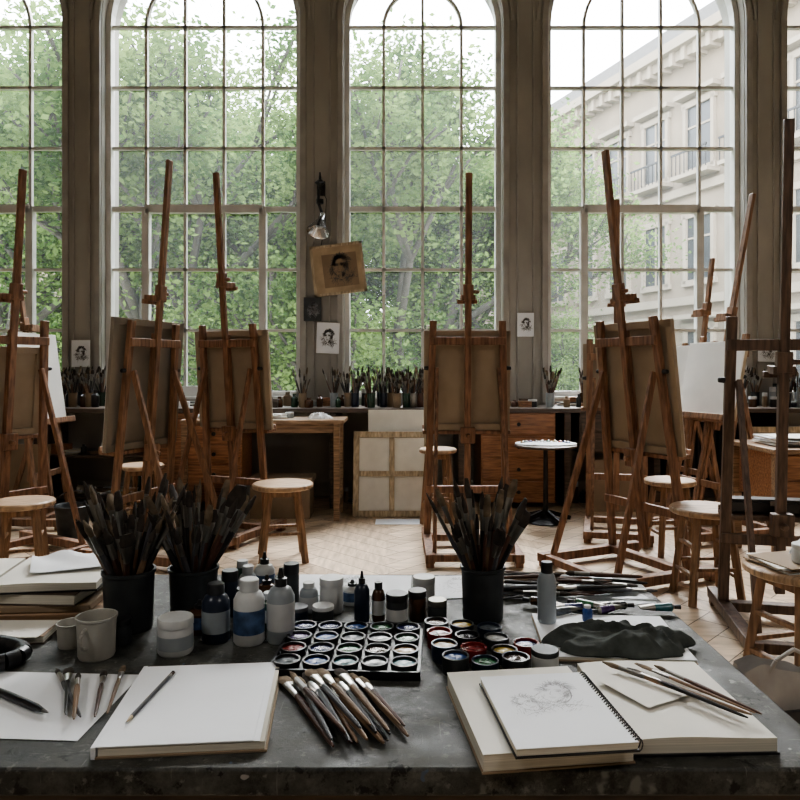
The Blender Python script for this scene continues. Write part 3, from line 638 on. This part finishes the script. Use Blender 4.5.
# left: boards, open book and loose sheets
mb=MB('drawing_board'); mb.b2(-.19,.21,-.13,.13,0,.02,W_DESK); mb.b2(-.185,.19,-.125,.12,.0205,.034,CARD); mb.done((-.80,1.47,TZ),4,bevel=.002)
book('closed_notebook',.3,.22,.022,W_DARK,W_DARK).done((-.77,1.465,TZ+.0345),-3,bevel=.001)
open_pages('open_book',(-.71,1.465,TZ+.0570),8,.2,.105,.016,PAPER2)
open_pages('open_book',(-.915,1.435,TZ+.0570),8,.2,.105,.016,PAPER2)
sheet('paper_sheet',-.70,1.49,TZ+.080,.15,.12,25,PAPER,.001,0,.03,.014)
mb=MB('pencil_case'); pts=[(-.13+.13*math.cos(a),.06*math.sin(a),.014) for a in [rad(-80+18*k) for k in range(11)]]
for a,b in zip(pts[:-1],pts[1:]): mb.cyl(a,b,.0135,.0135,BLACK,12)
mb.done((-.63,1.165,TZ+.0015))
book('closed_notebook',.2,.09,.014,W_DARK,CARD).done((-.74,1.285,TZ),6,bevel=.001)
sheet('paper_sheet',-.735,1.285,TZ+.0145,.18,.085,0,PAPER2)
mb=MB('paper_stack')
for i in range(6): mb.box((R.uniform(-.01,.01),R.uniform(-.01,.01),.002+.004*i),(.3,.22,.0035),(PAPER,PAPER2,CARD)[i%3],Matrix.Rotation(rad(R.uniform(-8,8)),4,'Z'))
mb.done((1.52,2.66,.5),10)
bottle('paint_jar',1.5,2.6,.525,.04,.07,WHITEP,WHITEP,None,'jar')
cloth('crumpled_rag',1.60,2.72,.525,.08,.05,.08,PAPER,0,9)
mb=MB('tote_bag'); nu,nv=48,12; vs=[]
for j in range(nv+1):
    v=j/nv
    for i in range(nu):
        a=2*math.pi*i/nu; sx=.17*(1-.12*v)*(abs(math.cos(a))**.6)*(1 if math.cos(a)>0 else -1); sy=.1*(1-.55*v)*(abs(math.sin(a))**.6)*(1 if math.sin(a)>0 else -1)
        k=1+.25*NZ.noise(Vector((math.cos(a)*3,math.sin(a)*3,v*5))); vs.append((sx*k,sy*k,.32*v*(1+.08*math.cos(3*a))))
mb.add(vs,[(j*nu+i,j*nu+(i+1)%nu,(j+1)*nu+(i+1)%nu,(j+1)*nu+i) for j in range(nv) for i in range(nu)],BAG,True); mb.add(vs[:nu],[tuple(range(nu))],BAG)
mb.box((-.02,-.1,.21),(.13,.012,.04),DGREY)
mb.tube([(-.08,-.03,.30),(-.06,-.05,.36),(0,-.05,.39),(.06,-.05,.36),(.08,-.03,.30)],.006,BAG)
mb.done((1.19,2.18,0),10)
mb=MB('writing_desk'); mb.b2(2.3,3.7,4.3,4.95,.72,.75,W_DESK); drawers(mb,2.36,2.86,4.34,4.91,.4,.72,2,1,W_DRAW); drawers(mb,3.15,3.65,4.34,4.91,.4,.72,2,1,W_DRAW)
for x in(2.35,3.65):
    for y in(4.35,4.9): mb.b2(x-.03,x+.03,y-.03,y+.03,0,.72,W_DESK)
mb.done(bevel=.004)
mb=MB('paper_stack')
for i in range(10): mb.box((R.uniform(-.03,.03),R.uniform(-.03,.03),.003+.006*i),(.42,.3,.005),(PAPER,PAPER2,PAPER,CARD)[i%4],Matrix.Rotation(rad(R.uniform(-10,10)),4,'Z'))
mb.done((2.62,4.6,.75))
mb=MB('round_side_table'); mb.lathe([(.24,.61),(.25,.615),(.25,.63),(.24,.635),(.001,.635)],W_DARK,n=36,cap1=False); mb.cyl((0,0,.03),(0,0,.61),.022,.018,IRON,14)
mb.lathe([(.16,0),(.17,.008),(.13,.022),(.05,.035),(.03,.07)],IRON,n=30)
for k in range(4):
    a=k*math.pi/2+.4; mb.beam((.03*math.cos(a),.03*math.sin(a),.08),(.24*math.cos(a),.24*math.sin(a),.015),.035,.025,IRON,(0,0,1))
mb.done((1.19,5.72,0))
mb=MB('paint_palette'); vs=[]; n=32
for t in(0,.008):
    for i in range(n):
        a=2*math.pi*i/n; r_=1-.16*math.exp(-((a-4.2)**2)*6); vs.append((.25*r_*math.cos(a),.18*r_*math.sin(a),t))
mb.add(vs,[tuple(range(n)),tuple(range(n,2*n))]+[(i,(i+1)%n,n+(i+1)%n,n+i) for i in range(n)],PAPER)
for k in range(11):
    a=.2+k*.28; mb.lathe([(.02,.008),(.016,.018),(.001,.024)],PNT[k],(.19*math.cos(a),.13*math.sin(a),0),10,True,False)
mb.done((1.19,5.71,.636),0)
# ---------------------------------------------------------------- clutter on window counter
def clutter(name,x0,x1,y0,y1,z,n,seed,brushes=.25,maxh=.16):
    rr=random.Random(seed); mb=MB(name)
    for i in range(n):
        x=x0+(x1-x0)*(i+rr.uniform(.2,.8))/n; y=rr.uniform(y0,y1); t=rr.random(); r=rr.uniform(.022,.042); h=rr.uniform(.06,maxh)
        body=rr.choice((DGREY,AMBER,WHITEP,NAVY,GREYP,CREAM,GREENG,STEEL,BLACK,H_BRN,DGREY,CARD)); T=Matrix.Translation((x,y,z))
        if t<brushes:
            r=max(r,.038); h=.13; jar_shape(mb,r,h,body,14,M=T)
            for k in range(12):
                a=rr.uniform(0,6.28); q=rr.uniform(.2,.85)*r; top=Vector((x+q*math.cos(a),y+q*math.sin(a),z+h)); bot=Vector((x-q*.45*math.cos(a),y-q*.45*math.sin(a),z+.012))
                brush(mb,align(bot,top-bot,rr.uniform(0,3)),rr.uniform(.24,.38),None,1.9,rr)
        elif t<brushes+.3:
            mb.lathe([(r*.9,0),(r,.005),(r,h*.7),(r*.5,h*.82),(r*.5,h)],body,n=12,M=T)
        elif t<brushes+.5:
            mb.lathe([(r,0),(r,h*.6),(r*1.04,h*.6,WHITEP),(r*1.04,h*.78,WHITEP),(r,h*.8,WHITEP)],body,n=14,M=T)
        elif t<brushes+.66:
            mb.box((0,0,h*.3),(rr.uniform(.08,.18),rr.uniform(.08,.14),h*.6),rr.choice((CARD,PAPER2,W_DRAW,PAPER,W_DARK)),T@Matrix.Rotation(rr.uniform(-.6,.6),4,'Z'))
        else:
            for k in range(3): mb.box((0,0,.006+.012*k),(rr.uniform(.12,.2),rr.uniform(.1,.18),.011),rr.choice((PAPER,PAPER2,CARD,BLACK)),T@Matrix.Rotation(rr.uniform(-.6,.6),4,'Z'))
    return mb.done()
sd=50
for a,b,n,bp,mh in ((-5.8,-3.3,14,.2,.14),(-3.3,-2.75,8,.6,.2),(-2.7,-1.35,10,.08,.11),(-1.3,-.5,9,.12,.13),(-.5,.3,11,.6,.18),(.35,1.3,9,.05,.10),(1.35,2.4,10,.1,.13),(2.4,3.3,10,.15,.13),(3.35,4.3,14,.6,.18),(4.4,5.8,12,.2,.15)):
    sd+=1; clutter('art_supply_assortment',a,b,6.34,6.48,.9,n,sd,bp,mh); clutter('art_supply_assortment',a,b,6.64,6.72,.9,int(n*.7),sd+100,bp,mh*1.3)
clutter('art_supply_assortment',-3.15,-2.3,6.42,6.6,.475,9,90,0,.2); clutter('art_supply_assortment',3.47,4.5,6.42,6.6,.475,9,91,0,.2); clutter('art_supply_assortment',-3.15,-2.3,6.42,6.6,.105,8,92,0,.25)
clutter('art_supply_assortment',-1.7,-.85,5.84,6.05,.83,7,95,.1,.1); clutter('art_supply_assortment',3.0,3.6,4.45,4.8,.75,6,96,.3,.12)
clutter('art_supply_assortment',1.6,2.2,6.4,6.6,0,6,97,0,.3); clutter('art_supply_assortment',-.55,-.35,6.4,6.6,0,2,98,0,.3)
cloth('crumpled_rag',-.68,5.9,.83,.1,.06,.06,PAPER,0,4)
mb=MB('storage_crate'); mb.b2(-2.95,-2.45,5.6,5.9,0,.02,W_DARK)
for a in((-2.95,-2.45,5.6,5.615),(-2.95,-2.45,5.885,5.9),(-2.95,-2.935,5.6,5.9),(-2.465,-2.45,5.6,5.9)):
    for z in(.02,.12,.22): mb.b2(*a,z,z+.085,W_DESK)
mb.done((-1.05,0,0),bevel=.002)
mb=MB('storage_box'); mb.b2(-1.25,-.75,5.83,6.1,0,.3,CARD); mb.b2(-1.27,-.73,5.82,6.11,.3,.34,CARD); mb.done(bevel=.003)
# ---------------------------------------------------------------- pier pictures and lamp
def picture(name,x,z,w,h,rz,bg,frame=None,sk=3,skm=GRAPH,lw=.0022,dn=3.0):
    mb=MB(name); M=Matrix.Rotation(rad(rz),4,'Y'); mb.box((0,0,0),(w,.008,h),bg,M)
    if frame:
        for s in(-1,1): mb.box((s*(w/2-.012),-.005,0),(.024,.022,h),frame,M); mb.box((0,-.005,s*(h/2-.012)),(w,.022,.024),frame,M)
        mb.box((.02,-.0044,-.01),(w*.66,.0006,h*.66),CARD,M)
    portrait(mb,M@Matrix.Translation((.02 if frame else 0,-.0052,0))@Matrix.Rotation(rad(90),4,'X'),min(w,h)*(.62 if frame else .8),sk,lw,skm,dn)
    mb.done((x,YW-.05,z))
picture('framed_drawing',-.60,2.22,.51,.49,-7,TANP,W_PALE,3,GRAPH,.0024,4); picture('pinned_photo',-.85,1.83,.17,.23,0,DGREY,None,4,GRAPHL); picture('pinned_sketch',-.70,1.55,.22,.30,2,PAPER,None,5,GRAPH,.0020)
picture('pinned_sketch',-3.1,1.4,.18,.26,0,PAPER,None,6,GRAPH,.0016); picture('pinned_sketch',1.22,1.68,.16,.23,0,PAPER,None,7,GRAPH,.0016); picture('pinned_sketch',3.57,1.42,.18,.2,2,PAPER,None,8,GRAPH,.0016)
mb=MB('clamp_lamp'); y=YW-.12
mb.b2(-.04,.04,YW-.03,YW-.004,.50,.64,IRON); mb.cyl((0,YW-.03,.56),(0,y,.56),.016,.016,IRON); mb.cyl((0,y,.6),(-.02,y,.40),.014,.014,IRON)
mb.cyl((-.02,y,.42),(.03,y,.28),.014,.014,IRON); mb.lathe([(.035,-.02),(.035,.02)],IRON,(0,y,.42),14); mb.lathe([(.02,-.03),(.05,0),(.02,.03)],IRON,(0,y,.6),14)
M=align((.02,y,.27),(-.2,-.45,-1)); mb.rings([(.03,.03,-.03),(.035,.035,.04),(.05,.05,.06),(.105,.105,.17),(.11,.11,.176),(.1,.1,.168),(.03,.03,.06)],CHROME,M,24); mb.rings([(.02,.02,.05),(.035,.035,.09),(.03,.03,.115),(.005,.005,.13)],WHITEP,M,16)
mb.tube([(0,y+.02,.56),(.06,y+.03,.45),(.045,y+.04,.2),(.0,YW-.04,.0)],.004,BLACK,6); mb.cyl((0,y,.56),(.0,y,.70),.02,.008,IRON)
mb.done((-.77,0,2.44))
# ---------------------------------------------------------------- LIGHT
w=bpy.data.worlds.new('overcast_sky'); sc.world=w; w.use_nodes=True; nt=w.node_tree; N=nt.nodes; Lk=nt.links
bg=N['Background']; tc=N.new('ShaderNodeTexCoord'); sp=N.new('ShaderNodeSeparateXYZ'); cr=N.new('ShaderNodeValToRGB')
cr.color_ramp.elements[0].position=0; cr.color_ramp.elements[0].color=(.93,.955,.97,1); cr.color_ramp.elements[1].position=.8; cr.color_ramp.elements[1].color=(.76,.85,.96,1)
Lk.new(tc.outputs['Generated'],sp.inputs[0]); Lk.new(sp.outputs['Z'],cr.inputs['Fac']); Lk.new(cr.outputs[0],bg.inputs['Color']); bg.inputs['Strength'].default_value=10.0
for i,(c,h,n) in enumerate(WIN):
    l=bpy.data.lights.new('window_portal','AREA'); l.shape='RECTANGLE'; l.size=2*h; l.size_y=4.7; l.cycles.is_portal=True
    o=bpy.data.objects.new('window_portal',l); sc.collection.objects.link(o); o.location=(c,7.12,ZSILL+2.33); o.rotation_euler=(rad(-90),0,0)
l=bpy.data.lights.new('hazy_sun','SUN'); l.energy=16; l.angle=rad(38); l.color=(1,.985,.96); o=bpy.data.objects.new('hazy_sun',l); sc.collection.objects.link(o); o.location=(3,20,20); o.rotation_euler=(rad(-45),0,rad(-6))
for x in(-2.5,2.5):  # unseen pendants behind the camera, added as soft fill for the interior
    mb=MB('added_fill_pendant'); mb.lathe([(.03,.25),(.06,.2),(.28,.0),(.27,0),(.05,.18)],IRON,n=28,cap0=True,cap1=False); mb.cyl((0,0,.25),(0,0,ZC-4.2),.006,.006,BLACK,8); mb.done((x,-.8,4.2))
    l=bpy.data.lights.new('added_fill_light','AREA'); l.shape='DISK'; l.size=.5; l.energy=36; l.color=(1,.96,.92); o=bpy.data.objects.new('added_fill_light',l); sc.collection.objects.link(o); o.location=(x,-.8,4.19)
# ---------------------------------------------------------------- CAMERA
cam=bpy.data.cameras.new('camera'); cam.lens=31.5; cam.sensor_width=36; cam.shift_y=-.0375; cam.clip_start=.05; cam.clip_end=300
co=bpy.data.objects.new('camera',cam); sc.collection.objects.link(co); co.location=(0,0,1.24); co.rotation_euler=(rad(90),0,0); sc.camera=co
sc.view_settings.view_transform='AgX'
try: sc.view_settings.look='AgX - Medium High Contrast'
except Exception: pass
sc.view_settings.exposure=0.32
